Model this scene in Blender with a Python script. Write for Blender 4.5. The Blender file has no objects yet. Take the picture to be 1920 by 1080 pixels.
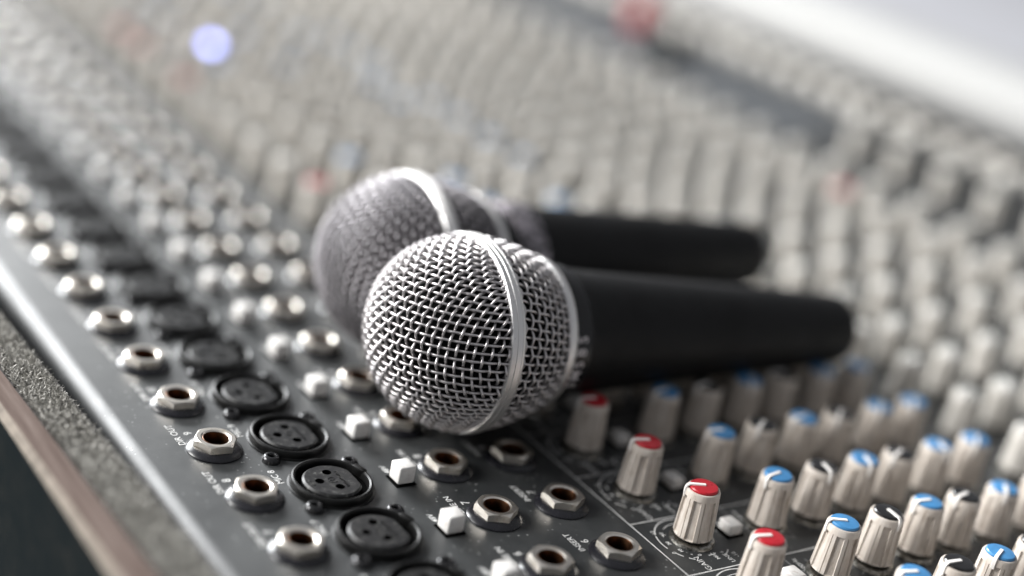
import bpy, bmesh, math, random
from mathutils import Matrix, Vector

random.seed(7)
MM = 0.001
scene = bpy.context.scene
col = scene.collection

# ------------------------------------------------------------------ camera
cam_d = bpy.data.cameras.new('camera')
cam = bpy.data.objects.new('camera', cam_d)
col.objects.link(cam)
RX = (-0.5498326, -0.81172414, 0.19694677)
RY = (-0.4096257, 0.05655336, -0.91049904)
RZ = (0.72793605, -0.58129652, -0.36359795)
CAM = (-267.507, 152.521, 182.924)
m = Matrix(((RX[0], -RY[0], -RZ[0], CAM[0] * MM),
            (RX[1], -RY[1], -RZ[1], CAM[1] * MM),
            (RX[2], -RY[2], -RZ[2], CAM[2] * MM),
            (0, 0, 0, 1)))
cam.matrix_world = m
cam_d.sensor_fit = 'HORIZONTAL'
cam_d.sensor_width = 36
cam_d.lens = 53.376
cam_d.clip_start = 0.01
cam_d.clip_end = 50
cam_d.dof.use_dof = True
cam_d.dof.focus_distance = 0.364
cam_d.dof.aperture_fstop = 2.45
cam_d.dof.aperture_blades = 9
scene.camera = cam

# ------------------------------------------------------------------ world and light
world = bpy.data.worlds.new('World')
scene.world = world
world.use_nodes = True
bg = world.node_tree.nodes['Background']
bg.inputs['Color'].default_value = (0.93, 0.95, 1.0, 1)
bg.inputs['Strength'].default_value = 0.26


def area(name, loc, target, sx, sy, power, color=(1, 1, 1)):
    d = bpy.data.lights.new(name, 'AREA')
    d.shape = 'RECTANGLE'
    d.size, d.size_y = sx * MM, sy * MM
    d.energy = power
    d.color = color
    o = bpy.data.objects.new(name, d)
    col.objects.link(o)
    o.location = Vector(loc) * MM
    o.rotation_euler = (Vector(target) - Vector(loc)).to_track_quat('-Z', 'Y').to_euler()
    return o


area('window_light', (3150, 270, 1350), (120, -120, 0), 1700, 1000, 205, (0.97, 0.99, 1.0))
area('side_window_light', (1300, 1950, 1250), (0, -80, 0), 1300, 1100, 132, (1.0, 0.99, 0.97))

scene.view_settings.view_transform = 'Standard'
scene.view_settings.look = 'None'
scene.view_settings.exposure = 0.2
scene.view_settings.gamma = 1.0
scene.view_settings.use_curve_mapping = False
scene.render.engine = 'CYCLES'

# ------------------------------------------------------------------ materials
class NT:
    def __init__(self, name):
        self.mat = bpy.data.materials.new(name)
        self.mat.use_nodes = True
        self.t = self.mat.node_tree
        self.b = self.t.nodes['Principled BSDF']

    def n(self, typ, **kw):
        nd = self.t.nodes.new(typ)
        for k, v in kw.items():
            setattr(nd, k, v)
        return nd

    def l(self, a, b):
        self.t.links.new(a, b)

    def coord(self, scale=1.0, which='Object', random_offset=False):
        tc = self.n('ShaderNodeTexCoord')
        mp = self.n('ShaderNodeMapping')
        mp.inputs['Scale'].default_value = (scale,) * 3 if not hasattr(scale, '__len__') else scale
        self.l(tc.outputs[which], mp.inputs['Vector'])
        if random_offset:
            oi = self.n('ShaderNodeObjectInfo')
            ml = self.n('ShaderNodeMath', operation='MULTIPLY')
            ml.inputs[1].default_value = 37.0
            self.l(oi.outputs['Random'], ml.inputs[0])
            self.l(ml.outputs[0], mp.inputs['Location'])
        return mp.outputs['Vector']

    def noise(self, vec, scale, detail=4, rough=0.55):
        nd = self.n('ShaderNodeTexNoise')
        nd.inputs['Scale'].default_value = scale
        nd.inputs['Detail'].default_value = detail
        nd.inputs['Roughness'].default_value = rough
        self.l(vec, nd.inputs['Vector'])
        return nd.outputs['Fac']

    def ramp(self, fac, stops):
        r = self.n('ShaderNodeValToRGB')
        e = r.color_ramp.elements
        e[0].position, e[0].color = stops[0][0], tuple(stops[0][1]) + (1,)
        e[1].position, e[1].color = stops[-1][0], tuple(stops[-1][1]) + (1,)
        for p, c in stops[1:-1]:
            x = e.new(p)
            x.color = tuple(c) + (1,)
        self.l(fac, r.inputs['Fac'])
        return r.outputs['Color']

    def mix(self, fac, a, b):
        mx = self.n('ShaderNodeMix', data_type='RGBA')
        for s, v in ((mx.inputs[0], fac), (mx.inputs[6], a), (mx.inputs[7], b)):
            if hasattr(v, 'is_output'):
                self.l(v, s)
            elif hasattr(v, '__len__'):
                s.default_value = tuple(v) + (1,)
            else:
                s.default_value = v
        return mx.outputs[2]

    def bump(self, h, strength, dist=0.0001):
        b = self.n('ShaderNodeBump')
        b.inputs['Strength'].default_value = strength
        b.inputs['Distance'].default_value = dist
        self.l(h, b.inputs['Height'])
        self.l(b.outputs['Normal'], self.b.inputs['Normal'])

    def base(self, v):
        if hasattr(v, 'is_output'):
            self.l(v, self.b.inputs['Base Color'])
        else:
            self.b.inputs['Base Color'].default_value = tuple(v) + (1,)

    def s(self, **kw):
        for k, v in kw.items():
            self.b.inputs[k.replace('_', ' ')].default_value = v
        return self


G3 = lambda v: (v, v, v)
M = {}


def simple(name, color, rough=0.4, metal=0.0, var=0.0, vscale=300, spec=0.5):
    t = NT(name)
    t.s(Roughness=rough, Metallic=metal)
    t.b.inputs['Specular IOR Level'].default_value = spec
    if var:
        v = t.coord(1.0, random_offset=True)
        f = t.noise(v, vscale, 5)
        lo = tuple(c * (1 - var) for c in color)
        hi = tuple(min(1, c * (1 + var)) for c in color)
        t.base(t.ramp(f, [(0.3, lo), (0.7, hi)]))
        rr = t.n('ShaderNodeMapRange')
        rr.inputs['To Min'].default_value = rough * 0.8
        rr.inputs['To Max'].default_value = min(1, rough * 1.25)
        t.l(f, rr.inputs['Value'])
        t.l(rr.outputs[0], t.b.inputs['Roughness'])
    else:
        t.base(color)
    M[name] = t.mat
    return t


# painted steel panel with dust specks
t = NT('panel_paint')
v = t.coord(1.0)
f1 = t.noise(v, 60, 6)
f2 = t.noise(v, 1400, 2)
basec = t.ramp(f1, [(0.3, (0.011, 0.0125, 0.0135)), (0.7, (0.017, 0.019, 0.020))])
vo = t.n('ShaderNodeTexVoronoi')
vo.inputs['Scale'].default_value = 520
t.l(v, vo.inputs['Vector'])
speck = t.ramp(vo.outputs['Distance'], [(0.10, G3(1)), (0.17, G3(0))])
gate = t.ramp(t.noise(v, 75, 3), [(0.47, G3(0)), (0.66, G3(0.85))])
mm_ = t.n('ShaderNodeMath', operation='MULTIPLY')
t.l(speck, mm_.inputs[0]); t.l(gate, mm_.inputs[1])
film = t.ramp(t.noise(v, 38, 7, 0.7), [(0.42, G3(0)), (0.8, G3(0.10))])
c1 = t.mix(film, basec, (0.35, 0.36, 0.36))
t.base(t.mix(mm_.outputs[0], c1, (0.42, 0.43, 0.42)))
rg = t.ramp(t.noise(v, 45, 6, 0.65), [(0.3, G3(0.42)), (0.75, G3(0.56))])
t.l(rg, t.b.inputs['Roughness'])
t.b.inputs['Specular IOR Level'].default_value = 0.85
t.bump(f2, 0.12, 0.0001)
M['panel'] = t.mat

t = NT('blank_panel_paint')
v = t.coord(1.0)
t.base(t.ramp(t.noise(v, 40, 5), [(0.3, (0.045, 0.05, 0.055)), (0.7, (0.065, 0.07, 0.077))]))
t.s(Roughness=0.5)
M['blank'] = t.mat

# nickel nut, slightly warm and stained
t = NT('nickel')
v = t.coord(1.0, random_offset=True)
f = t.noise(v, 500, 6, 0.7)
t.base(t.ramp(f, [(0.3, (0.56, 0.49, 0.40)), (0.46, (0.80, 0.75, 0.68)), (0.8, (0.88, 0.85, 0.80))]))
t.s(Metallic=1.0)
t.l(t.ramp(f, [(0.3, G3(0.40)), (0.75, G3(0.25))]), t.b.inputs['Roughness'])
M['nickel'] = t.mat
simple('brass', (0.085, 0.04, 0.021), 0.38, 1.0, 0.3, 500)
simple('washer', (0.010, 0.010, 0.013), 0.26, 0.0, 0.25, 400)
simple('black_void', (0.002, 0.002, 0.002), 0.9, spec=0.02)
simple('socket_plastic', (0.005, 0.005, 0.005), 0.33, 0.0, 0.3, 500, 0.26)
t = NT('insert_plastic')
v = t.coord(1.0, random_offset=True)
f = t.noise(v, 650, 7, 0.75)
t.base(t.ramp(f, [(0.42, (0.008, 0.008, 0.009)), (0.57, (0.02, 0.02, 0.02)), (0.72, (0.20, 0.20, 0.19))]))
t.s(Roughness=0.4)
t.b.inputs['Specular IOR Level'].default_value = 0.35
t.bump(t.noise(v, 900, 3), 0.25, 0.0001)
M['insert'] = t.mat
simple('screw_steel', (0.035, 0.035, 0.037), 0.25, 0.6, 0.3, 600)
t = NT('button_plastic')
v = t.coord(1.0, random_offset=True)
t.base(t.ramp(t.noise(v, 420, 6, 0.7), [(0.28, (0.42, 0.36, 0.31)), (0.42, (0.66, 0.64, 0.62)), (0.7, (0.74, 0.73, 0.71))]))
t.s(Roughness=0.36)
M['button'] = t.mat

# knob plastic with grime gathered in streaks
t = NT('knob_plastic')
v = t.coord((1, 1, 0.22), random_offset=True)
f = t.noise(v, 700, 6, 0.65)
c1 = t.ramp(f, [(0.27, (0.30, 0.24, 0.19)), (0.43, (0.55, 0.495, 0.44)), (0.7, (0.62, 0.575, 0.53))])
v2 = t.coord(1.0, random_offset=True)
g = t.ramp(t.noise(v2, 260, 5, 0.6), [(0.48, G3(0)), (0.72, G3(0.42))])
t.base(t.mix(g, c1, (0.38, 0.32, 0.27)))
t.s(Roughness=0.46)
t.bump(t.noise(v2, 2200, 3), 0.15, 0.0001)
M['knob'] = t.mat
simple('knob_pale', (0.58, 0.555, 0.515), 0.42, 0.0, 0.12, 400)
simple('pointer_white', (0.82, 0.79, 0.76), 0.4)
simple('cap_red', (0.42, 0.012, 0.022), 0.28, 0.0, 0.12, 500)
simple('cap_blue', (0.05, 0.21, 0.44), 0.30, 0.0, 0.12, 500)
simple('cap_black', (0.010, 0.010, 0.011), 0.22, 0.0, 0.2, 500)
simple('cap_grey', (0.40, 0.40, 0.38), 0.4)
simple('black_knob', (0.03, 0.033, 0.034), 0.5)
simple('knob_foot', (0.010, 0.009, 0.008), 0.6)
t = NT('knurled_nut')
v = t.coord(1.0, random_offset=True)
f = t.noise(v, 800, 5, 0.7)
t.base(t.ramp(f, [(0.35, (0.10, 0.09, 0.075)), (0.6, (0.45, 0.44, 0.41))]))
t.s(Metallic=1.0, Roughness=0.32)
M['collar'] = t.mat
simple('print_white', (0.62, 0.62, 0.61), 0.55, 0.0, 0.15, 900)
simple('print_grey', (0.30, 0.30, 0.30), 0.55, 0.0, 0.2, 900)

# microphone
t = NT('grille_wire')
v = t.coord(1.0)
f = t.noise(v, 900, 6, 0.75)
t.base(t.ramp(f, [(0.30, (0.16, 0.11, 0.09)), (0.38, (0.55, 0.525, 0.53)), (0.7, (0.71, 0.69, 0.69))]))
t.s(Metallic=1.0)
t.l(t.ramp(f, [(0.3, G3(0.55)), (0.5, G3(0.40))]), t.b.inputs['Roughness'])
M['wire'] = t.mat
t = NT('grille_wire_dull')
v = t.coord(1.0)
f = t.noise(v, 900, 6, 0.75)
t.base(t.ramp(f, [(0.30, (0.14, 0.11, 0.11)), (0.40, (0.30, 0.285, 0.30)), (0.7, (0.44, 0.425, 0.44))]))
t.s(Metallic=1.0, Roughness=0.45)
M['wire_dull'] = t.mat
t = NT('grille_band_metal')
v = t.coord(1.0)
f = t.noise(v, 520, 8, 0.8)
pits = t.ramp(f, [(0.315, (0.05, 0.045, 0.04)), (0.345, (0.78, 0.77, 0.765))])
t.base(pits)
t.s(Metallic=1.0)
fb = t.noise(v, 150, 5)
t.l(t.ramp(fb, [(0.3, G3(0.36)), (0.7, G3(0.5))]), t.b.inputs['Roughness'])
t.bump(f, 0.12, 0.0001)
M['band'] = t.mat
simple('foam', (0.006, 0.006, 0.006), 0.95, spec=0.1)
t = NT('handle_enamel')
v = t.coord(1.0)
f = t.noise(v, 420, 8, 0.72)
sx = t.n('ShaderNodeSeparateXYZ')
tc = t.n('ShaderNodeTexCoord')
t.l(tc.outputs['Object'], sx.inputs[0])
mr = t.n('ShaderNodeMapRange')
mr.inputs['From Min'].default_value = 0.0235
mr.inputs['From Max'].default_value = 0.031
mr.inputs['To Min'].default_value = 0.13
mr.inputs['To Max'].default_value = -0.25
t.l(sx.outputs['Z'], mr.inputs['Value'])
ad = t.n('ShaderNodeMath', operation='ADD')
t.l(f, ad.inputs[0]); t.l(mr.outputs[0], ad.inputs[1])
wear = t.ramp(ad.outputs[0], [(0.60, G3(0)), (0.64, G3(1))])
t.base(t.mix(wear, (0.004, 0.004, 0.0045), (0.46, 0.43, 0.46)))
t.l(wear, t.b.inputs['Metallic'])
t.s(Roughness=0.5)
t.b.inputs['Specular IOR Level'].default_value = 0.22
t.bump(t.noise(v, 3000, 2), 0.3, 0.0001)
t.l(t.ramp(t.noise(v, 70, 8, 0.7), [(0.35, G3(0.40)), (0.65, G3(0.60))]), t.b.inputs['Roughness'])
M['handle'] = t.mat
t = NT('worn_paint')
v = t.coord(1.0)
f = t.noise(v, 260, 8, 0.75)
wear = t.ramp(f, [(0.46, G3(0)), (0.52, G3(1))])
t.base(t.mix(wear, (0.012, 0.012, 0.013), (0.50, 0.46, 0.50)))
t.l(wear, t.b.inputs['Metallic'])
t.s(Roughness=0.45)
M['worn_paint'] = t.mat
simple('collar_black', (0.010, 0.010, 0.011), 0.25)
simple('mic_print', (0.75, 0.71, 0.72), 0.5)

# case
t = NT('case_wood')
v = t.coord((6, 90, 90))
f = t.noise(v, 6, 7, 0.65)
v2 = t.coord(1.0)
c1 = t.ramp(f, [(0.3, (0.07, 0.048, 0.04)), (0.55, (0.125, 0.094, 0.082)), (0.8, (0.19, 0.155, 0.14))])
g = t.ramp(t.noise(v2, 120, 6, 0.7), [(0.55, G3(0)), (0.75, G3(0.5))])
t.base(t.mix(g, c1, (0.10, 0.075, 0.065)))
t.s(Roughness=0.9)
t.b.inputs['Specular IOR Level'].default_value = 0.12
t.bump(f, 0.3, 0.0002)
M['wood'] = t.mat
simple('wood_edge', (0.19, 0.165, 0.14), 0.9, 0.0, 0.3, 300, 0.12)
t = NT('case_laminate')
v = t.coord(1.0)
f = t.noise(v, 130, 8, 0.75)
t.base(t.ramp(f, [(0.45, (0.005, 0.008, 0.009)), (0.64, (0.010, 0.012, 0.012)), (0.74, (0.10, 0.085, 0.07))]))
t.s(Roughness=0.6)
t.b.inputs['Specular IOR Level'].default_value = 0.04
M['laminate'] = t.mat
simple('carpet', (0.41, 0.40, 0.375), 0.95, 0.0, 0.6, 1300, 0.1)
simple('carpet_base', (0.11, 0.105, 0.10), 0.98, spec=0.1)
simple('table_paint', (0.40, 0.40, 0.425), 0.75, 0.0, 0.03, 10)
simple('floor_dark', (0.03, 0.03, 0.032), 0.6, 0.0, 0.2, 4)
simple('rail_white', (0.35, 0.35, 0.345), 0.6, 0.0, 0.02, 30)
t = NT('led_lens')
t.base((0.1, 0.15, 0.8))
t.b.inputs['Emission Color'].default_value = (0.42, 0.47, 1.0, 1)
t.b.inputs['Emission Strength'].default_value = 7
M['led'] = t.mat

# ------------------------------------------------------------------ mesh helpers (millimetres in, metres out)
class MB:
    def __init__(self):
        self.v, self.f, self.mi = [], [], []

    def add(self, verts, faces, mi=0, mat=None):
        o = len(self.v)
        if mat is not None:
            verts = [mat @ Vector(p) for p in verts]
        self.v += [tuple(p) for p in verts]
        self.f += [tuple(i + o for i in f) for f in faces]
        self.mi += [mi] * len(faces)
        return self

    def lathe(self, prof, n=32, mi=0, mat=None, closed=False, rfun=None):
        """prof: list of (r, z); spins round z."""
        vs, fs = [], []
        k = len(prof)
        for i in range(n):
            a = 2 * math.pi * i / n
            for j, (r, z) in enumerate(prof):
                rr = r if rfun is None else rfun(r, z, a, j)
                vs.append((rr * math.cos(a), rr * math.sin(a), z))
        rng = k if closed else k - 1
        for i in range(n):
            i2 = (i + 1) % n
            for j in range(rng):
                j2 = (j + 1) % k
                fs.append((i * k + j, i2 * k + j, i2 * k + j2, i * k + j2))
        if not closed:
            if prof[0][0] > 0.02:
                pass
        return self.add(vs, fs, mi, mat)

    def disc(self, r, z, n=32, mi=0, mat=None, up=True):
        vs = [(r * math.cos(2 * math.pi * i / n), r * math.sin(2 * math.pi * i / n), z) for i in range(n)]
        idx = tuple(range(n)) if up else tuple(reversed(range(n)))
        return self.add(vs, [idx], mi, mat)

    def box(self, x0, x1, y0, y1, z0, z1, b=0.0, mi=0, mat=None):
        bm = bmesh.new()
        bmesh.ops.create_cube(bm, size=1.0)
        for q in bm.verts:
            q.co = Vector(((x0 + x1) / 2 + q.co.x * (x1 - x0), (y0 + y1) / 2 + q.co.y * (y1 - y0), (z0 + z1) / 2 + q.co.z * (z1 - z0)))
        if b:
            bmesh.ops.bevel(bm, geom=list(bm.edges), offset=b, segments=2, affect='EDGES', profile=0.5)
        bm.verts.index_update()
        vs = [q.co.copy() for q in bm.verts]
        fs = [[q.index for q in f.verts] for f in bm.faces]
        bm.free()
        return self.add(vs, fs, mi, mat)

    def tube(self, pts, r, n=6, mi=0, caps=True):
        vs, fs = [], []
        P = [Vector(p) for p in pts]
        up = None
        for i, p in enumerate(P):
            d = (P[min(i + 1, len(P) - 1)] - P[max(i - 1, 0)])
            if d.length < 1e-9:
                d = Vector((0, 0, 1))
            d.normalize()
            if up is None:
                up = d.orthogonal()
            up = (up - d * up.dot(d)).normalized()
            sd = d.cross(up)
            for k in range(n):
                a = 2 * math.pi * k / n
                vs.append(p + (up * math.cos(a) + sd * math.sin(a)) * r)
        for i in range(len(P) - 1):
            for k in range(n):
                k2 = (k + 1) % n
                fs.append((i * n + k, i * n + k2, (i + 1) * n + k2, (i + 1) * n + k))
        if caps:
            fs.append(tuple(reversed(range(n))))
            fs.append(tuple(range((len(P) - 1) * n, len(P) * n)))
        return self.add(vs, fs, mi)

    def mesh(self, name, mats, sharp=35):
        me = bpy.data.meshes.new(name)
        me.from_pydata([(x * MM, y * MM, z * MM) for x, y, z in self.v], [], self.f)
        if not isinstance(mats, (list, tuple)):
            mats = [mats]
        for k in mats:
            me.materials.append(M[k])
        me.polygons.foreach_set('material_index', self.mi)
        me.polygons.foreach_set('use_smooth', [True] * len(me.polygons))
        me.set_sharp_from_angle(angle=math.radians(sharp))
        me.update()
        return me


def link(name, me, parent=None, loc=(0, 0, 0), rz=0.0):
    o = bpy.data.objects.new(name, me)
    col.objects.link(o)
    o.parent = parent
    o.location = Vector(loc) * MM
    o.rotation_euler = (0, 0, rz)
    return o


def tag(o, label=None, cat=None, group=None, kind=None):
    for k, v in (('label', label), ('category', cat), ('group', group), ('kind', kind)):
        if v:
            o[k] = v
    return o


def empty(name, loc=(0, 0, 0)):
    o = bpy.data.objects.new(name, None)
    col.objects.link(o)
    o.empty_display_size = 0.02
    o.location = Vector(loc) * MM
    return o


# ------------------------------------------------------------------ setting
mb = MB()
mb.box(-2500, 5000, -5000, 75, -130, -92)
tag(link('table_surface', mb.mesh('table_surface', 'table_paint')), kind='structure')
mb = MB()
mb.box(-6000, 8000, -8000, 6000, -800, -760)
tag(link('floor', mb.mesh('floor', 'floor_dark')), kind='structure')

# ------------------------------------------------------------------ mixing console
PITCH = 22.904
YB = -235.0


def pz(y):
    return 0.0 if y > YB else 0.15 * (YB - y)


TILT = -math.atan(0.15)
console = empty('mixing_console', (0, 0, 0))
tag(console, 'large dark grey mixing console covered in knobs and sockets under the two microphones', 'mixing console')

X0, X1 = -260, 760
prof = []
for a in range(0, 91, 9):                                   # rounded rear edge
    A = math.radians(a)
    prof.append((16.2 + 5.2 * math.cos(A), -5.2 + 5.2 * math.sin(A)))
prof = [(21.4, -80)] + prof + [(YB + 6, 0), (YB, 0.25), (YB - 6, 0.9 + 0.05), (-452, pz(-452)), (-452, -80)]
mb = MB()
k = len(prof)
xs = [X0 + (X1 - X0) * i / 12 for i in range(13)]
vs = [(x, y, z) for x in xs for (y, z) in prof]
fs = []
for i in range(12):
    for j in range(k):
        j2 = (j + 1) % k
        fs.append((i * k + j, i * k + j2, (i + 1) * k + j2, (i + 1) * k + j))
fs.append(tuple(range(k)))
fs.append(tuple(reversed(range(12 * k, 13 * k))))
mb.add(vs, fs)
link('panel_body', mb.mesh('panel_body', 'panel', 30), console)

# blue-grey blank section and the white front rail
mb = MB()
ys = [-349, -402]
mb.add([(196, ys[0], pz(ys[0]) + .6), (430, ys[0], pz(ys[0]) + .6), (430, ys[1], pz(ys[1]) + .6), (196, ys[1], pz(ys[1]) + .6),
        (196, ys[0], pz(ys[0]) - 1), (430, ys[0], pz(ys[0]) - 1), (430, ys[1], pz(ys[1]) - 1), (196, ys[1], pz(ys[1]) - 1)],
       [(0, 3, 2, 1), (0, 1, 5, 4), (1, 2, 6, 5), (2, 3, 7, 6), (3, 0, 4, 7)])
link('blank_panel', mb.mesh('blank_panel', 'blank'), console)
mb = MB()
n = 24
vs, fs = [], []
xr = [X0 + (X1 - X0) * i / 16 for i in range(17)]
for x in xr:
    for i in range(n):
        a = 2 * math.pi * i / n
        y = -470 + 24 * math.copysign(abs(math.cos(a)) ** 0.75, math.cos(a))
        z = 44 + 19 * math.copysign(abs(math.sin(a)) ** 0.75, math.sin(a))
        vs.append((x, y - 0.045 * (200 - x), z))
for i in range(16):
    for j in range(n):
        j2 = (j + 1) % n
        fs.append((i * n + j, i * n + j2, (i + 1) * n + j2, (i + 1) * n + j))
fs.append(tuple(range(n))); fs.append(tuple(reversed(range(16 * n, 17 * n))))
mb.add(vs, fs)
tag(link('front_rail', mb.mesh('front_rail', 'rail_white'), console), 'white rounded padded rail along the far edge of the console')

mb = MB()  # added black strip, paints in the dark shade line below the rail
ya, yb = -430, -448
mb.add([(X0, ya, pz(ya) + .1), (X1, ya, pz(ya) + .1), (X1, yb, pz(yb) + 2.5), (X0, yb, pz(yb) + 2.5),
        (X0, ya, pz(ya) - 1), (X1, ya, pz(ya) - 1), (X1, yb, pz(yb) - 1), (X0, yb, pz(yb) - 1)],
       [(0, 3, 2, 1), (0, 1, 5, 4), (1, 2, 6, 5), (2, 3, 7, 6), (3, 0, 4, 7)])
link('rail_shade_strip', mb.mesh('rail_shade_strip', 'black_void'), console)

# ---- jack sockets
def hexr(a, af):
    b = (a % (math.pi / 3)) - math.pi / 6
    return af / math.cos(b)


def nut_mb(af=4.75, z0=1.4, z1=3.4, hole=3.25, mi=0):
    mb = MB()
    N = 48
    rc = af * 0.985
    vs, fs = [], []
    for i in range(N):
        a = 2 * math.pi * i / N
        ca, sa = math.cos(a), math.sin(a)
        rh = hexr(a, af)
        zs = z1 - (rh - rc) * 0.62
        for r, z in ((rh, z0), (rh, zs), (rc, z1), (hole + 0.45, z1), (hole, z1 - 0.3)):
            vs.append((r * ca, r * sa, z))
    for i in range(N):
        i2 = (i + 1) % N
        for j in range(4):
            fs.append((i * 5 + j, i2 * 5 + j, i2 * 5 + j + 1, i * 5 + j + 1))
    mb.add(vs, fs, mi)
    return mb


def washer_mb():
    mb = MB()
    mb.lathe([(6.95, 0.0), (6.95, 0.35), (6.7, 0.6), (5.5, 1.4), (3.4, 1.4)], 40)
    return mb


def sleeve_mb():
    mb = MB()
    mb.lathe([(3.24, 3.12), (3.1, 3.2), (2.95, 2.9), (2.95, 0.3)], 32, 0)
    mb.disc(2.95, 0.3, 32, 1)
    return mb


ME_wash = washer_mb().mesh('jack_socket', 'washer')
ME_nut = nut_mb().mesh('hex_nut', 'nickel', 25)
ME_sleeve = sleeve_mb().mesh('sleeve', ['brass', 'black_void'])


def jack(x, y, rot):
    o = link('jack_socket', ME_wash, console, (x, y, 0.0))
    link('hex_nut', ME_nut, o, (0, 0, 0), rot)
    link('sleeve', ME_sleeve, o)
    return o


# ---- three-pin sockets
def disc_with_holes(outline, holes, ztop, zhole):
    bm = bmesh.new()
    edges = []
    for loop in [outline] + holes:
        vv = [bm.verts.new((x, y, ztop)) for x, y in loop]
        edges += [bm.edges.new((vv[i], vv[(i + 1) % len(vv)])) for i in range(len(vv))]
    bmesh.ops.triangle_fill(bm, use_beauty=True, use_dissolve=False, edges=edges, normal=(0, 0, 1))
    bm.verts.index_update()
    vs = [v.co.copy() for v in bm.verts]
    fs = []
    for f in bm.faces:
        idx = [v.index for v in f.verts]
        if f.normal.z < 0:
            idx.reverse()
        fs.append(idx)
    bm.free()
    return vs, fs


def circ(cx, cy, r, n):
    return [(cx + r * math.cos(2 * math.pi * i / n), cy + r * math.sin(2 * math.pi * i / n)) for i in range(n)]


def insert_outline(r, n=48):
    pts = []
    for i in range(n):
        a = 2 * math.pi * i / n
        x, y = r * math.cos(a), r * math.sin(a)
        y = max(y, -r * 0.88)                                # the flat side
        pts.append((x, y))
    return pts


def build_insert():
    mb = MB()
    o1, o0 = insert_outline(6.7), insert_outline(7.2)
    H = [circ(-3.2, -0.5, 1.15, 16), circ(3.6, -0.4, 1.15, 16), circ(0.3, 3.2, 1.15, 16)]
    vs, fs = disc_with_holes(o1, H, 1.75, 0.3)
    mb.add(vs, fs)
    n = len(o1)
    mb.add([(x, y, 1.75) for x, y in o1] + [(x, y, 1.3) for x, y in o0] + [(x, y, 0.2) for x, y in o0],
           [(i + n, (i + 1) % n + n, (i + 1) % n, i) for i in range(n)] +
           [(i + 2 * n, (i + 1) % n + 2 * n, (i + 1) % n + n, i + n) for i in range(n)])
    for h in H:
        k = len(h)
        mb.add([(x, y, 1.75) for x, y in h] + [(x, y, 0.3) for x, y in h],
               [(i, (i + 1) % k, (i + 1) % k + k, i + k) for i in range(k)] + [tuple(range(k, 2 * k))], 1)
    # moulded ring mark in the middle and raised moulding beads
    mb.lathe([(1.25, 1.74), (1.2, 1.86), (1.0, 1.86), (0.95, 1.74)], 20)
    mb.box(-0.5, 0.5, -0.12, 0.12, 1.7, 1.86)
    mb.box(-0.12, 0.12, -0.6, 0.6, 1.7, 1.85)
    rr = random.Random(3)
    for i in range(12):                                      # row of moulded characters
        x = -3.6 + i * 0.62
        mb.box(x, x + 0.3, -2.9, -2.0 - rr.random() * 0.3, 1.7, 1.88)
    for i in range(4):
        x = -1.2 + i * 0.6
        mb.box(x, x + 0.28, 5.0, 5.8, 1.7, 1.86)
    return mb.mesh('insert', ['insert', 'black_void'], 30)


ME_insert = build_insert()
mb = MB()
mb.lathe([(10.6, 0.0), (10.6, 0.3), (10.15, 0.45), (10.1, 1.5), (9.85, 2.0), (9.4, 2.15), (8.95, 1.95), (8.75, 1.4), (8.7, 0.15)], 56)
mb.disc(8.7, 0.15, 56, 1)
ME_ring = mb.mesh('three_pin_socket', ['socket_plastic', 'black_void'])
mb = MB()
mb.box(-1.9, 1.9, -10.3, -8.6, 0.1, 2.35, 0.35)
ME_latch = mb.mesh('latch_tab', 'socket_plastic')
mb = MB()
mb.lathe([(2.35, 0.0), (2.3, 0.7), (1.95, 1.35), (1.5, 1.6), (1.1, 1.6), (0.95, 1.35), (0.95, 0.7)], 20)
mb.disc(0.95, 0.7, 20, 1)
ME_screw = mb.mesh('screw', ['screw_steel', 'black_void'])


def xlr(x, y):
    o = link('three_pin_socket', ME_ring, console, (x, y, 0))
    link('insert', ME_insert, o, (0, 0, 0))
    link('latch_tab', ME_latch, o, (0, 0, 0), math.radians(18))
    link('screw', ME_screw, o, (-8.4, 8.9, 0), 0.3)
    link('screw', ME_screw, o, (8.2, -9.2, 0), 1.1)
    return o


# ---- push buttons
mb = MB()
mb.box(-2.3, 2.3, -2.3, 2.3, 0.3, 4.9, 0.42)
ME_btn = mb.mesh('push_button', 'button', 50)
mb = MB()
mb.box(-2.85, 2.85, -2.85, 2.85, 0.02, 0.26, 0.08)
ME_slot = mb.mesh('button_slot', 'black_void')
mb = MB()
mb.box(-2.4, 2.4, -2.0, 2.0, 0.3, 3.2, 0.4)
ME_pad = mb.mesh('push_button', 'button', 50)


def button(x, y, me, rz=0.0):
    o = link('push_button', me, console, (x, y, pz(y)), rz)
    link('button_slot', ME_slot, o)
    return o


# ---- control knobs
def flute(depth=0.38, count=7, w=0.46):
    def f(r, z, a, j):
        ph = (a * count / (2 * math.pi)) % 1.0
        if 1.9 < z < 13.2 and j in BODY_FL:
            return r - depth if ph < w else r
        return r
    return f


BODY_FL = (2, 3)


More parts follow.
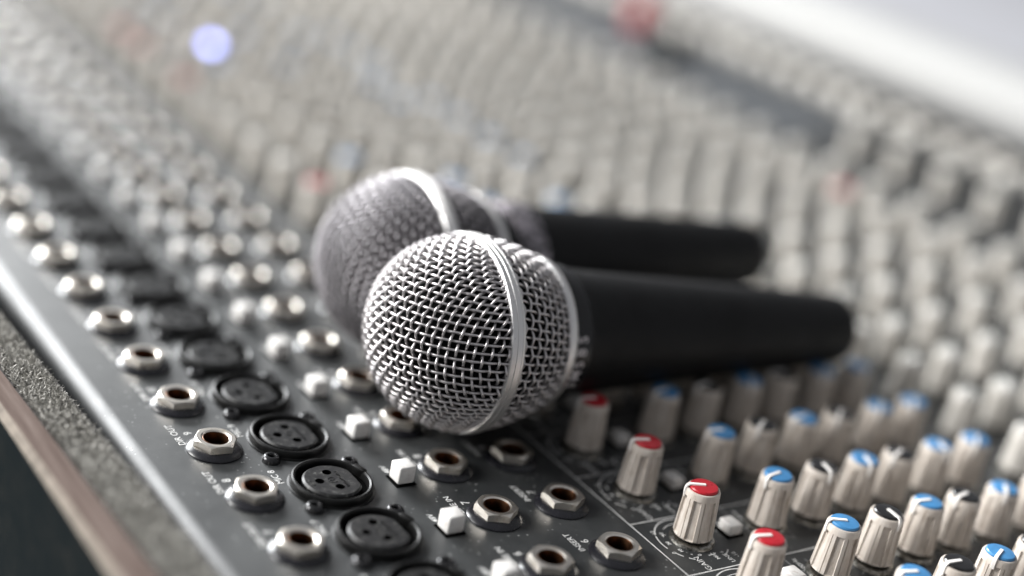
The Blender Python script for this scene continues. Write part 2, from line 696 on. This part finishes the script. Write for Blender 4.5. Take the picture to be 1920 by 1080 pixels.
def knob_body(n=84):
    # rb 4.75 at the foot, 3.95 at the top
    prof = [(3.2, 1.9), (4.85, 1.9), (5.0, 2.25), (4.42, 12.4), (4.36, 12.75), (4.3, 14.05), (4.1, 14.5), (3.7, 14.6), (3.62, 14.2)]
    mb = MB()
    edges = []
    C, W = 7, 0.52
    angs = []
    for k in range(C):
        base = 2 * math.pi * k / C
        span = 2 * math.pi / C
        for fr, dp in ((0.0, 0), (0.015, 1), (W * .5, 1), (W - 0.015, 1), (W, 0), (0.64, 0), (0.735, 0), (0.745, .6), (0.775, .6), (0.785, 0), (0.88, 0)):
            angs.append((base + span * fr, dp))
    vs, fs = [], []
    K = len(prof)
    for a, dp in angs:
        for j, (r, z) in enumerate(prof):
            rr = r
            if j in (2, 3):
                rr = r - dp * (0.5 if j == 2 else 0.62)
            vs.append((rr * math.cos(a), rr * math.sin(a), z))
    N = len(angs)
    for i in range(N):
        i2 = (i + 1) % N
        for j in range(K - 1):
            fs.append((i * K + j, i2 * K + j, i2 * K + j + 1, i * K + j + 1))
    mb.add(vs, fs)
    mb.disc(3.62, 14.2, 24)
    return mb


ME_body = knob_body().mesh('control_knob', 'knob', 24)
ME_pale = knob_body().mesh('control_knob', 'knob_pale', 24)


def cap_mb():
    mb = MB()
    mb.lathe([(3.6, 14.3), (3.6, 14.95), (3.35, 15.22), (2.2, 15.36), (0.0, 15.42)], 28)
    return mb


def pointer_mb():
    mb = MB()
    w = 0.5
    path = [(-0.3, 15.3), (3.5, 15.3), (4.05, 14.95), (4.2, 14.3), (4.3, 13.0), (4.36, 12.0)]
    top = [(-0.3, 15.70), (3.55, 15.60), (4.32, 15.12), (4.6, 14.4), (4.66, 13.0), (4.5, 12.0)]
    K = len(path)
    vs = [(x, -w, z) for x, z in path] + [(x, w, z) for x, z in path] + [(x, -w * .8, z) for x, z in top] + [(x, w * .8, z) for x, z in top]
    fs = []
    for i in range(K - 1):
        fs.append((2 * K + i, 2 * K + i + 1, 3 * K + i + 1, 3 * K + i))
        fs.append((i, i + 1, 2 * K + i + 1, 2 * K + i))
        fs.append((K + i + 1, K + i, 3 * K + i, 3 * K + i + 1))
    fs.append((0, 2 * K, 3 * K, K)); fs.append((K - 1, 2 * K - 1, 4 * K - 1, 3 * K - 1))
    mb.add(vs, fs)
    return mb


def collar_mb():
    mb = MB()
    def rf(r, z, a, j):
        return r - (0.13 if (j in (1, 2) and int(a / (2 * math.pi) * 72) % 2) else 0)
    mb.lathe([(5.75, 0.0), (5.75, 0.2), (5.6, 0.8), (5.0, 1.05), (3.6, 1.05)], 72, 0, rfun=rf)
    mb.lathe([(3.8, 1.0), (3.8, 2.2)], 20, 1)
    return mb


ME_cap = {c: cap_mb().mesh('cap', 'cap_' + c) for c in ('red', 'blue', 'black', 'grey')}
ME_ptr = pointer_mb().mesh('pointer', 'pointer_white', 40)
ME_col = collar_mb().mesh('collar_nut', ['collar', 'knob_foot'], 30)


def knob(x, y, cap, ang, full=True):
    o = link('control_knob', ME_body if y > -210 and x < 110 else ME_pale, console, (x, y, pz(y)), 0)
    tilt = TILT if y < YB else 0.0
    o.rotation_euler = (Matrix.Rotation(tilt + random.gauss(0, 0.014), 3, 'X') @ Matrix.Rotation(random.gauss(0, 0.014), 3, 'Y') @ Matrix.Rotation(ang, 3, 'Z')).to_euler()
    o.location.z += random.uniform(-0.25, 0.3) * MM
    link('cap', ME_cap[cap], o)
    link('pointer', ME_ptr, o)
    if full:
        link('collar_nut', ME_col, o)
    return o


# far copies: one simple mesh each, joined (too blurred and too many to tell apart)
def far_knob(mb, x, y, capi, ang):
    tilt = TILT if y < YB else 0.0
    T = Matrix.Translation((x, y, pz(y))) @ Matrix.Rotation(tilt, 4, 'X') @ Matrix.Rotation(ang, 4, 'Z')
    mb.lathe([(4.7, 0.2), (4.7, 2.2), (4.05, 13.0), (3.9, 14.3), (3.4, 14.6), (3.3, 15.1), (0.0, 15.4)], 12, 0, T)
    mb.disc(3.35, 15.3, 12, capi, T)
    mb.box(-0.3, 4.2, -0.5, 0.5, 13.8, 15.7, 0, 1, T)


def far_mb_mats():
    return ['knob_pale', 'pointer_white', 'cap_red', 'cap_blue', 'cap_black', 'cap_grey']


CAPI = {'red': 2, 'blue': 3, 'black': 4, 'grey': 5}

ANG = {('G', 6): 60, ('G', 5): 74, ('G', 7): 72, ('G', 8): 78, ('H', 5): 64, ('H', 6): 96, ('H', 7): 82, ('H', 8): 96,
       ('K2', 5): 178, ('K2', 6): 166, ('K2', 7): 122, ('K3', 5): 82, ('K3', 6): 158, ('K3', 7): 94, ('K4', 5): 98,
       ('K4', 6): 108, ('K4', 7): 128, ('K5', 5): 134, ('K5', 6): 164, ('K5', 7): 132, ('K6', 6): 132, ('K6', 7): 132,
       ('H', 4): 74, ('K2', 4): 82, ('K3', 4): 112}
ROWS = [('G', -96.2, 'red'), ('H', -121.4, 'blue'), ('K2', -137.0, 'black'), ('K3', -152.6, 'blue'), ('K4', -167.0, 'black'),
        ('K5', -183.2, 'blue'), ('K6', -198.6, 'blue'), ('K7', -224.0, 'grey'), ('K8', -243.0, 'grey'), ('K9', -262.0, 'grey'),
        ('K10', -284.0, 'grey'), ('K12', -308.0, 'red'), ('K13', -326.0, 'grey')]


def px(x, y, z):
    """where a point stands in the frame (for leaving out what the photo shows nothing of)"""
    d = (x - CAM[0], y - CAM[1], z - CAM[2])
    cx = sum(a * b for a, b in zip(RX, d)); cy = sum(a * b for a, b in zip(RY, d)); cz = sum(a * b for a, b in zip(RZ, d))
    return 960 + 2846.7 * cx / cz, 540 + 2846.7 * cy / cz, cz


cands = []
for ch in range(2, 36):
    x = (ch - 8) * PITCH
    for r, y, cap in ROWS:
        u, w, d = px(x, y, pz(y) + 8)
        if -130 < u < 2050 and -160 < w < 1230:
            if r == 'K12' and random.random() < 0.7:
                cap = 'grey'
            if ch > 13 and cap == 'red' and random.random() < 0.6:
                cap = 'grey'
            if ch > 11 and cap == 'blue' and random.random() < 0.6:
                cap = 'grey'
            cands.append((d, ch, r, x, y, cap))
cands.sort()
far = MB()
for i, (d, ch, r, x, y, cap) in enumerate(cands):
    a = math.radians(ANG.get((r, ch), random.choice([random.uniform(40, 200), random.uniform(80, 150)])))
    if i < 290:
        knob(x, y, cap, a, d < 620)
    else:
        far_knob(far, x, y, CAPI[cap], a)
tag(link('control_knob', far.mesh('far_control_knobs', far_mb_mats()), console), kind='stuff')

# ---- rows of sockets and buttons for every channel strip
for ch in range(4, 33):
    x = (ch - 8) * PITCH
    for y, rot in ((0.0, 0.50), (-52.3, 0.04), (-72.5, 0.0)):
        u, w, d = px(x, y, 2)
        if -120 < u < 2040 and -120 < w < 1200:
            jack(x, y, rot + random.uniform(-0.09, 0.09))
    u, w, d = px(x, -20, 2)
    if -150 < u < 2040 and -120 < w < 1220:
        xlr(x, -20.0)
    u, w, d = px(x, -38, 2)
    if -120 < u < 2040 and -120 < w < 1200:
        button(x - 2.0, -38.3, ME_btn)
    u, w, d = px(x, -109, 2)
    if -120 < u < 2040 and -120 < w < 1200:
        button(x, -108.8, ME_pad)

# ---- lettering and printed lines
_font_cache = {}


def text_mesh(txt, size, mat='print_white', cx=True):
    key = (txt, size, mat)
    if key in _font_cache:
        return _font_cache[key]
    cu = bpy.data.curves.new('lettering', 'FONT')
    cu.body = txt
    cu.size = size * MM
    cu.align_x = 'CENTER'
    cu.align_y = 'CENTER'
    cu.resolution_u = 3
    cu.offset = 0.000012
    o = bpy.data.objects.new('lettering', cu)
    col.objects.link(o)
    dg = bpy.context.evaluated_depsgraph_get()
    me = bpy.data.meshes.new_from_object(o.evaluated_get(dg))
    bpy.data.objects.remove(o)
    me.materials.clear()
    me.materials.append(M[mat])
    _font_cache[key] = me
    return me


def letter(txt, size, x, y, rz=0.0, z=0.06, mat='print_white', sx=1.0):
    o = link('printed_lettering', text_mesh(txt, size, mat), console, (x, y, pz(y) + z), rz)
    o.scale = (sx, 1, 1)
    return o


def arc_mb(r, a0, a1, w, mb=None, n=24, z=0.05):
    mb = mb or MB()
    vs = []
    for i in range(n + 1):
        a = math.radians(a0 + (a1 - a0) * i / n)
        vs += [((r - w / 2) * math.cos(a), (r - w / 2) * math.sin(a), z), ((r + w / 2) * math.cos(a), (r + w / 2) * math.sin(a), z)]
    mb.add(vs, [(2 * i, 2 * i + 1, 2 * i + 3, 2 * i + 2) for i in range(n)])
    return mb


mb = arc_mb(9.2, 80, 66, 0.35)
for a0, a1 in ((-30, 62), (78, 100), (116, 128), (136, 146), (205, 225)):
    arc_mb(9.2, a0, a1, 0.36, mb)
for a0, a1 in ((-10, 36), (56, 66), (84, 92), (112, 122), (138, 142), (176, 196)):
    arc_mb(7.2, a0, a1, 0.26, mb)
ME_scale = mb.mesh('dial_scale', 'print_white')
mb = MB()
for a in range(-40, 221, 26):
    A = math.radians(a)
    T = Matrix.Rotation(A, 4, 'Z')
    mb.add([(6.0, -0.15, 0.05), (7.0, -0.15, 0.05), (7.0, 0.15, 0.05), (6.0, 0.15, 0.05)], [(0, 1, 2, 3)], 0, T)
ME_ticks = mb.mesh('dial_scale', 'print_grey')


def line(x0, y0, x1, y1, w=0.38, mat='print_white'):
    mb = MB()
    dx, dy = x1 - x0, y1 - y0
    L = math.hypot(dx, dy)
    nx, ny = -dy / L * w / 2, dx / L * w / 2
    ysp = [(x0, y0)]
    if min(y0, y1) < YB < max(y0, y1):
        ysp.append((x0 + (x1 - x0) * (YB - y0) / (y1 - y0), YB))
    ysp.append((x1, y1))
    vs = []
    for (x, y) in ysp:
        z = pz(y) + 0.06 + (0.3 if abs(y - YB) < 1 else 0)
        vs += [(x + nx, y + ny, z), (x - nx, y - ny, z)]
    fs = [(2 * i, 2 * i + 1, 2 * i + 3, 2 * i + 2) for i in range(len(ysp) - 1)]
    mb.add(vs, fs)
    link('printed_line', mb.mesh('printed_line', mat), console)


XD = 12.9                                                    # strip border left of a channel's knobs
line(-190, -84.4, 330, -84.4)
line(-190, -114.3, 330, -114.3, 0.3, 'print_grey')
for ch in range(2, 22):
    x = (ch - 8) * PITCH - XD
    line(x, -84.6, x, -330, 0.36, 'print_white' if ch < 12 else 'print_grey')
for ch in range(4, 15):
    x = (ch - 8) * PITCH
    s = str(ch)
    letter('DIR OUT', 2.5, x + 8.6, 6.4)
    letter(s, 3.0, x + 8.7, 3.1)
    letter('MIC ' + s, 2.5, x + 7.2, -8.9)
    letter('48V', 2.2, x + 3.6, -37.0)
    letter('LINE IN', 2.4, x + 7.3, -45.3)
    letter(s, 3.0, x + 7.4, -48.7)
    letter('INSERT', 2.4, x + 7.5, -65.3)
    letter(s, 3.0, x + 7.2, -68.3)
    if ch < 13:
        link('dial_scale', ME_scale, console, (x, -96.2, 0.0))
        for tx, dx, dy, sz in (('GAIN', -9.6, 4.3, 2.4), ('0', -3.7, 8.6, 1.7), ('10', 5.2, 8.0, 1.7), ('LINE', -9.6, -4.2, 1.9),
                               ('-10', -8.9, -6.9, 1.7), ('MIC', -7.9, -1.2, 1.7), ('0', -6.4, 2.7, 1.6), ('10', -3.4, 6.2, 1.6),
                               ('20', 0.2, 7.2, 1.6), ('30', 4.0, 6.1, 1.6), ('6', -7.0, -4.0, 1.5)):
            letter(tx, sz, x + dx, -96.2 + dy)
        letter('PAD', 2.0, x + 5.6, -108.5)
        letter('100Hz', 2.0, x + 5.2, -111.9 - 5.0)
        for r, y, cap in ROWS[1:7]:
            link('dial_scale', ME_ticks, console, (x, y, 0.0))
            letter('0', 1.6, x - 0.2, y + 7.6, mat='print_grey')
            letter('15', 1.6, x + 6.9, y - 3.6, mat='print_grey')
            letter('15', 1.6, x - 7.0, y - 3.6, mat='print_grey')

# ---- black master knobs, fader caps near the rail
mb = MB()
mb.lathe([(5.0, 0.1), (5.0, 1.5), (4.4, 3.0), (3.9, 11.0), (3.4, 12.4), (0.0, 12.8)], 20, 0)
ME_mk = mb.mesh('master_knob', 'black_knob')
mb = MB()
mb.box(-0.35, 0.35, 0.6, 4.6, 12.6, 13.5)
ME_mp = mb.mesh('pointer', 'pointer_white')
for i in range(-2, 4):
    x = 172 - 25.4 * (i)
    if x < 190:
        o = link('master_knob', ME_mk, console, (x, -388, pz(-388)))
        o.rotation_euler = (TILT, 0, random.uniform(-1, 1))
        link('pointer', ME_mp, o)
mb = MB()
prof_f = [(-6, 2.0), (-6, 6.5), (-4.5, 8.5), (-1.0, 7.0), (1.0, 7.0), (4.5, 8.5), (6, 6.5), (6, 2.0)]
vs = [(-4.2, y, z) for y, z in prof_f] + [(4.2, y, z) for y, z in prof_f]
n = len(prof_f)
mb.add(vs, [tuple(reversed(range(n))), tuple(range(n, 2 * n))] + [(i, (i + 1) % n, (i + 1) % n + n, i + n) for i in range(n)])
mb.box(-0.8, 0.8, -2, 2, -0.5, 2.2)
ME_fc = mb.mesh('fader_cap', 'knob_pale')
mb = MB()
mb.box(-0.7, 0.7, -4.3, 4.3, 6.8, 7.25)
ME_fl = mb.mesh('pointer', 'black_knob')
for i in range(24):
    x = 60 + i * 17.2
    y = -412 + random.uniform(-4, 4)
    o = link('fader_cap', ME_fc, console, (x, y, pz(y)))
    o.rotation_euler = (TILT, 0, 0)
    link('pointer', ME_fl, o, (0, 0, 0), math.pi / 2)
for i in range(8):                                           # pale knobs between the black ones
    x = 158 - 25.4 * i + 5
    o = link('control_knob', ME_pale, console, (x, -366, pz(-366)))
    o.rotation_euler = (TILT, 0, 0)
    link('cap', ME_cap['grey'], o)

# a red knob in the blank section and a blue indicator lamp
mb = MB()
mb.lathe([(6.5, 0.1), (6.5, 5), (5.8, 12), (5.4, 15), (0, 15.5)], 24)
o = link('master_knob', mb.mesh('red_master_knob', 'cap_red'), console, (362, -399, pz(-399)))
tag(o, 'red blurred knob near the white rail')
mb = MB()
mb.lathe([(13, 0.1), (13, 6), (11, 12), (0, 12.5)], 24)
o = link('master_knob', mb.mesh('dark_master_knob', 'black_knob'), console, (312, -372, pz(-372)))
mb = MB()
mb.lathe([(2.6, 0.1), (2.6, 12.0), (2.9, 12.2), (2.9, 13.2), (2.3, 13.4)], 20)
o = link('indicator_lamp', mb.mesh('indicator_lamp', 'black_knob'), console, (325.1, -129.5, 0))
tag(o, 'lit blue indicator lamp, blurred into a pale blue disc')
mb = MB()
mb.lathe([(2.8, 13.2), (2.8, 14.6), (2.4, 15.7), (1.5, 16.4), (0.0, 16.7)], 20)
link('lens', mb.mesh('lens', 'led'), o)

# ------------------------------------------------------------------ lined wooden case round the console
case = empty('equipment_case', (0, 40, -92))
tag(case, 'wooden equipment case with grey carpet lining beside the rear edge of the console', 'case')
CI = Vector((0, -40, 92))


def cy_in(x): return 27.0 + 0.045 * x
def cy_mid(x): return 39.2 + 0.036 * x
def cy_out(x): return 46.4 + 0.02 * x


def strip(fa, fb, za, zb, zbot, name, mat, x0=-190, x1=420, nseg=24, chamfer=0.0, mat2=None):
    mb = MB()
    xs = [x0 + (x1 - x0) * i / nseg for i in range(nseg + 1)]
    vs, fs, mis = [], [], []
    for x in xs:
        a, b = fa(x), fb(x)
        vs += [(x, a, zbot), (x, a, za), (x, b - chamfer, zb), (x, b, zb - chamfer), (x, b, zbot)]
    for i in range(nseg):
        for j in range(4):
            fs.append((i * 5 + j, (i + 1) * 5 + j, (i + 1) * 5 + j + 1, i * 5 + j + 1))
            mis.append(0 if j < 2 else (1 if j == 2 else 2))
    fs.append((0, 1, 2, 3, 4)); mis.append(0)
    e = nseg * 5
    fs.append((e + 4, e + 3, e + 2, e + 1, e)); mis.append(0)
    mb.add(vs, fs)
    mb.mi = mis
    mb.v = [(p[0], p[1] + CI.y, p[2] + CI.z) for p in mb.v]
    return link(name, mb.mesh(name, mat, 20), case)


strip(cy_mid, cy_out, 8.0, 7.4, -92, 'wooden_side', ['wood', 'wood_edge', 'laminate'], chamfer=1.6)
strip(cy_in, lambda x: cy_mid(x) - 0.05, 6.6, 7.2, -92, 'carpet_backing', ['carpet_base', 'carpet_base', 'carpet_base'], chamfer=0.3)
# carpet pile: thousands of short bent fibres
rr = random.Random(11)
vs, fs = [], []
for _ in range(26000):
    x = rr.uniform(-75, 150)
    t_ = rr.random()
    a, b = cy_in(x), cy_mid(x)
    if rr.random() < 0.78:
        p = Vector((x, a + 1.0 + (b - a - 2.4) * t_, 6.5 + 0.6 * t_))
        nrm = Vector((0, 0, 1))
    else:
        p = Vector((x, a + 0.6, 6.3 - rr.random() * 9))
        nrm = Vector((0, -1, 0.25))
    d = (nrm + Vector((rr.gauss(0, .75), rr.gauss(0, .75), rr.gauss(0, .3)))).normalized()
    Lh = rr.uniform(0.9, 2.0)
    side = d.cross(Vector((rr.gauss(0, 1), rr.gauss(0, 1), rr.gauss(0, 1)))).normalized() * rr.uniform(.12, .22)
    bend = Vector((rr.gauss(0, .5), rr.gauss(0, .5), rr.gauss(0, .35)))
    p1 = p + d * Lh * .55
    p2 = p1 + (d + bend).normalized() * Lh * .5
    o = len(vs)
    vs += [p - side, p + side, p1 - side, p1 + side, p2 - side * .5, p2 + side * .5]
    fs += [(o, o + 1, o + 3, o + 2), (o + 2, o + 3, o + 5, o + 4)]
mb = MB()
mb.add([(q[0], q[1] + CI.y, q[2] + CI.z) for q in vs], fs)
tag(link('carpet_pile', mb.mesh('carpet_pile', 'carpet', 180), case), kind='stuff')

# ------------------------------------------------------------------ microphones (local z runs from ball to tail)
def weave(P, sign, amp, normal, sub=4):
    """smooth tube centre line through crossing points P with alternating offset"""
    out = []
    n = len(P)
    for i in range(n - 1):
        p0, p1, p2, p3 = P[max(i - 1, 0)], P[i], P[i + 1], P[min(i + 2, n - 1)]
        for k in range(sub):
            t = k / sub
            q = 0.5 * ((2 * p1) + (p2 - p0) * t + (2 * p0 - 5 * p1 + 4 * p2 - p3) * t * t + (3 * p1 - p0 - 3 * p2 + p3) * t ** 3)
            s_ = sign[i] * math.cos(math.pi * t)
            out.append(q + normal(q) * amp * s_)
    out.append(P[-1] + normal(P[-1]) * amp * sign[-1])
    return out


def dome_weave(mb, R=24.9, h=2.15, rw=0.375, amp=0.44, zmax=-0.6):
    N = 28
    P = {}
    da = 2 * math.asin(h / 2 / R)
    for i in range(-N, N + 1):
        P[(i, 0)] = Vector((math.sin(i * da), 0, -math.cos(i * da))) * R
        P[(0, i)] = Vector((0, math.sin(i * da), -math.cos(i * da))) * R
    for si in (1, -1):
        for sj in (1, -1):
            for i in range(1, N + 1):
                for j in range(1, N + 1):
                    A, B, C = P.get((si * (i - 1), sj * j)), P.get((si * i, sj * (j - 1))), P.get((si * (i - 1), sj * (j - 1)))
                    if A is None or B is None or C is None:
                        continue
                    if min(A.z, B.z) * -1 < -8:
                        continue
                    mid = (A + B)
                    if mid.length < 1e-6:
                        continue
                    mid.normalize()
                    D = 2 * mid.dot(C) * mid - C
                    # stop where the net folds on itself
                    if (D - C).length < h * 0.55 or D.z > 6:
                        continue
                    P[(si * i, sj * j)] = D
    nrm = lambda q: q.normalized()
    for fam in (0, 1):
        for i in range(-N, N + 1):
            seg, sg = [], []
            for j in range(-N, N + 2):
                key = (i, j) if fam == 0 else (j, i)
                q = P.get(key)
                ok = q is not None and q.z < zmax + 1.6
                if ok:
                    seg.append(q); sg.append((1 if (i + j) % 2 == 0 else -1) * (1 if fam == 0 else -1))
                if not ok or j == N + 1:
                    if len(seg) > 1:
                        pts = [p for p in weave(seg, sg, amp * (1.5 if fam == 0 else 0.4), nrm) if p.z < zmax + 0.4]
                        if len(pts) > 2:
                            mb.tube(pts, rw, 6)
                    seg, sg = [], []


def rear_r(z):
    t = (z - 0.0) / 21.0
    return 25.0 - 1.2 * t - 4.6 * t * t


def rear_weave(mb, z0=1.2, z1=20.2, Mn=70, rings=8, rw=0.34, amp=0.36, twist=0.10):
    zs = [z0 + (z1 - z0) * (k + 0.5) / rings for k in range(rings)]

    def pt(i, z):
        a = 2 * math.pi * i / Mn + twist * (z - z0) / (z1 - z0)
        r = rear_r(z)
        return Vector((r * math.cos(a), r * math.sin(a), z))
    nrm = lambda q: Vector((q.x, q.y, 5.0)).normalized()
    zz = [z0 - 0.8] + zs + [z1 + 0.8]
    for i in range(Mn):
        P = [pt(i, z) for z in zz]
        sg = [1 if (i + k) % 2 == 0 else -1 for k in range(len(zz))]
        mb.tube(weave(P, sg, amp, nrm), rw, 6, caps=False)
    for k in range(1, rings + 1):
        P = [pt(i, zz[k]) for i in range(Mn + 1)]
        sg = [-(1 if (i + k) % 2 == 0 else -1) for i in range(Mn + 1)]
        mb.tube(weave(P, sg, amp, nrm), rw, 6, caps=False)


mb = MB()
dome_weave(mb)
ME_gd = mb.mesh('grille_dome', 'wire', 180)
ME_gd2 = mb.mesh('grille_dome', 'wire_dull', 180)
mb = MB()
rear_weave(mb)
ME_gr = mb.mesh('grille_skirt', 'wire', 180)
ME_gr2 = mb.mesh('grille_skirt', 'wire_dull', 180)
mb = MB()
mb.lathe([(24.7, -2.1), (25.5, -2.05), (25.78, -1.8), (25.86, -0.62), (25.72, -0.52), (25.72, -0.44), (25.87, -0.34), (25.88, 0.92), (25.74, 1.0), (25.74, 1.08), (25.84, 1.16), (25.72, 1.8), (25.45, 2.05), (24.6, 2.1)], 120)
ME_band = mb.mesh('grille_band', 'band', 40)
mb = MB()
mb.lathe([(19.2, 18.9), (20.3, 18.9), (20.75, 19.3), (20.65, 20.6), (20.2, 21.7), (19.6, 22.2), (18.2, 22.3)], 96)
ME_ringm = mb.mesh('grille_collar', 'band', 40)
mb = MB()
pr = []
for a in range(0, 91, 9):
    A = math.radians(a)
    pr.append((23.3 * math.sin(A), -23.3 * math.cos(A)))
pr += [(23.2, 4), (21.9, 12), (18.9, 20), (17.8, 21.5)]
mb.lathe(pr, 48)
ME_foam = mb.mesh('foam_liner', 'foam')
mb = MB()
mb.lathe([(18.0, 22.0), (18.2, 22.3), (18.2, 28.0), (17.7, 28.7)], 72)
ME_blk = mb.mesh('neck_ring', 'collar_black')
mb = MB()
mb.lathe([(17.2, 28.3), (17.6, 28.9), (17.4, 30.2), (17.1, 32), (16.3, 42), (15.1, 60), (13.9, 80), (12.8, 100), (11.6, 120), (11.0, 130.0), (10.6, 133.0), (9.6, 134.4), (8.4, 134.8), (8.2, 134.2), (8.2, 122)], 72)
mb.disc(8.2, 122, 48, 1)
ME_handle = mb.mesh('handle', ['handle', 'black_void'], 40)

mb = MB()
mb.lathe([(16.8, 21.8), (17.0, 22.2), (16.7, 28.2), (16.3, 28.7)], 72)
ME_blk2 = mb.mesh('neck_ring', 'collar_black')
mb = MB()
mb.lathe([(16.0, 28.5), (17.3, 28.7), (17.7, 29.3), (17.5, 37.0), (17.0, 37.8), (16.0, 38.0)], 72)
ME_worn = mb.mesh('worn_flange', 'worn_paint', 40)
mb = MB()
mb.lathe([(15.9, 37.8), (16.6, 38.4), (15.2, 62), (13.9, 84), (12.8, 102), (11.6, 122), (11.0, 130.0), (10.6, 133.0), (9.6, 134.4), (8.4, 134.8), (8.2, 134.2), (8.2, 122)], 72)
mb.disc(8.2, 122, 48, 1)
ME_handle2 = mb.mesh('handle', ['handle', 'black_void'], 40)

# model lettering round the neck ring
def wrapped_text(txt, r, z, size, spread, a0):
    mb = MB()
    for i, chx in enumerate(txt):
        me = text_mesh(chx, size, 'mic_print')
        a = a0 - spread * (i - (len(txt) - 1) / 2)
        vs = []
        for vtx in me.vertices:
            tx, ty = vtx.co.x / MM, vtx.co.y / MM
            aa = a - tx / r
            vs.append((r * math.cos(aa), r * math.sin(aa), z - ty))
        mb.add(vs, [tuple(p.vertices) for p in me.polygons])
    return mb


mb = wrapped_text('SM58S', 18.28, 25.1, 4.2, 0.185, 0.0)
ME_txt = mb.mesh('model_lettering', 'mic_print')


def microphone(center, axis, roll, label, text_angle, parts):
    z = Vector(axis).normalized()
    C = Vector(center)
    v = (Vector(CAM) - C)
    e1 = (v - z * v.dot(z)).normalized()                     # the side nearest to the lens
    e2 = z.cross(e1)
    x = (e1 * math.cos(roll) + e2 * math.sin(roll))
    y = z.cross(x)
    mtx = Matrix(((x.x, y.x, z.x, C.x * MM), (x.y, y.y, z.y, C.y * MM), (x.z, y.z, z.z, C.z * MM), (0, 0, 0, 1)))
    root = empty('microphone')
    root.matrix_world = mtx
    tag(root, label, 'microphone', 'microphones lying on the console')
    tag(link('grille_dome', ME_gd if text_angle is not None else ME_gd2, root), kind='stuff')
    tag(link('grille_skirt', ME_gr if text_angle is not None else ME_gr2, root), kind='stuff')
    for nm, me in (('grille_band', ME_band), ('grille_collar', ME_ringm), ('foam_liner', ME_foam)) + parts:
        link(nm, me, root)
    if text_angle is not None:
        link('model_lettering', ME_txt, root, (0, 0, 0), text_angle)
    return root


microphone((17.6, -62.5, 28.7), (-0.048, -0.9975, -0.048), math.radians(18), 'sharp nearer microphone with silver woven wire ball and black handle', math.radians(10), (('neck_ring', ME_blk), ('handle', ME_handle)))
microphone((61.3, -71.0, 28.5), (0.0, -0.9997, -0.024), math.radians(-14), 'blurred rear microphone half hidden behind the sharp one', None, (('neck_ring', ME_blk2), ('worn_flange', ME_worn), ('handle', ME_handle2)))
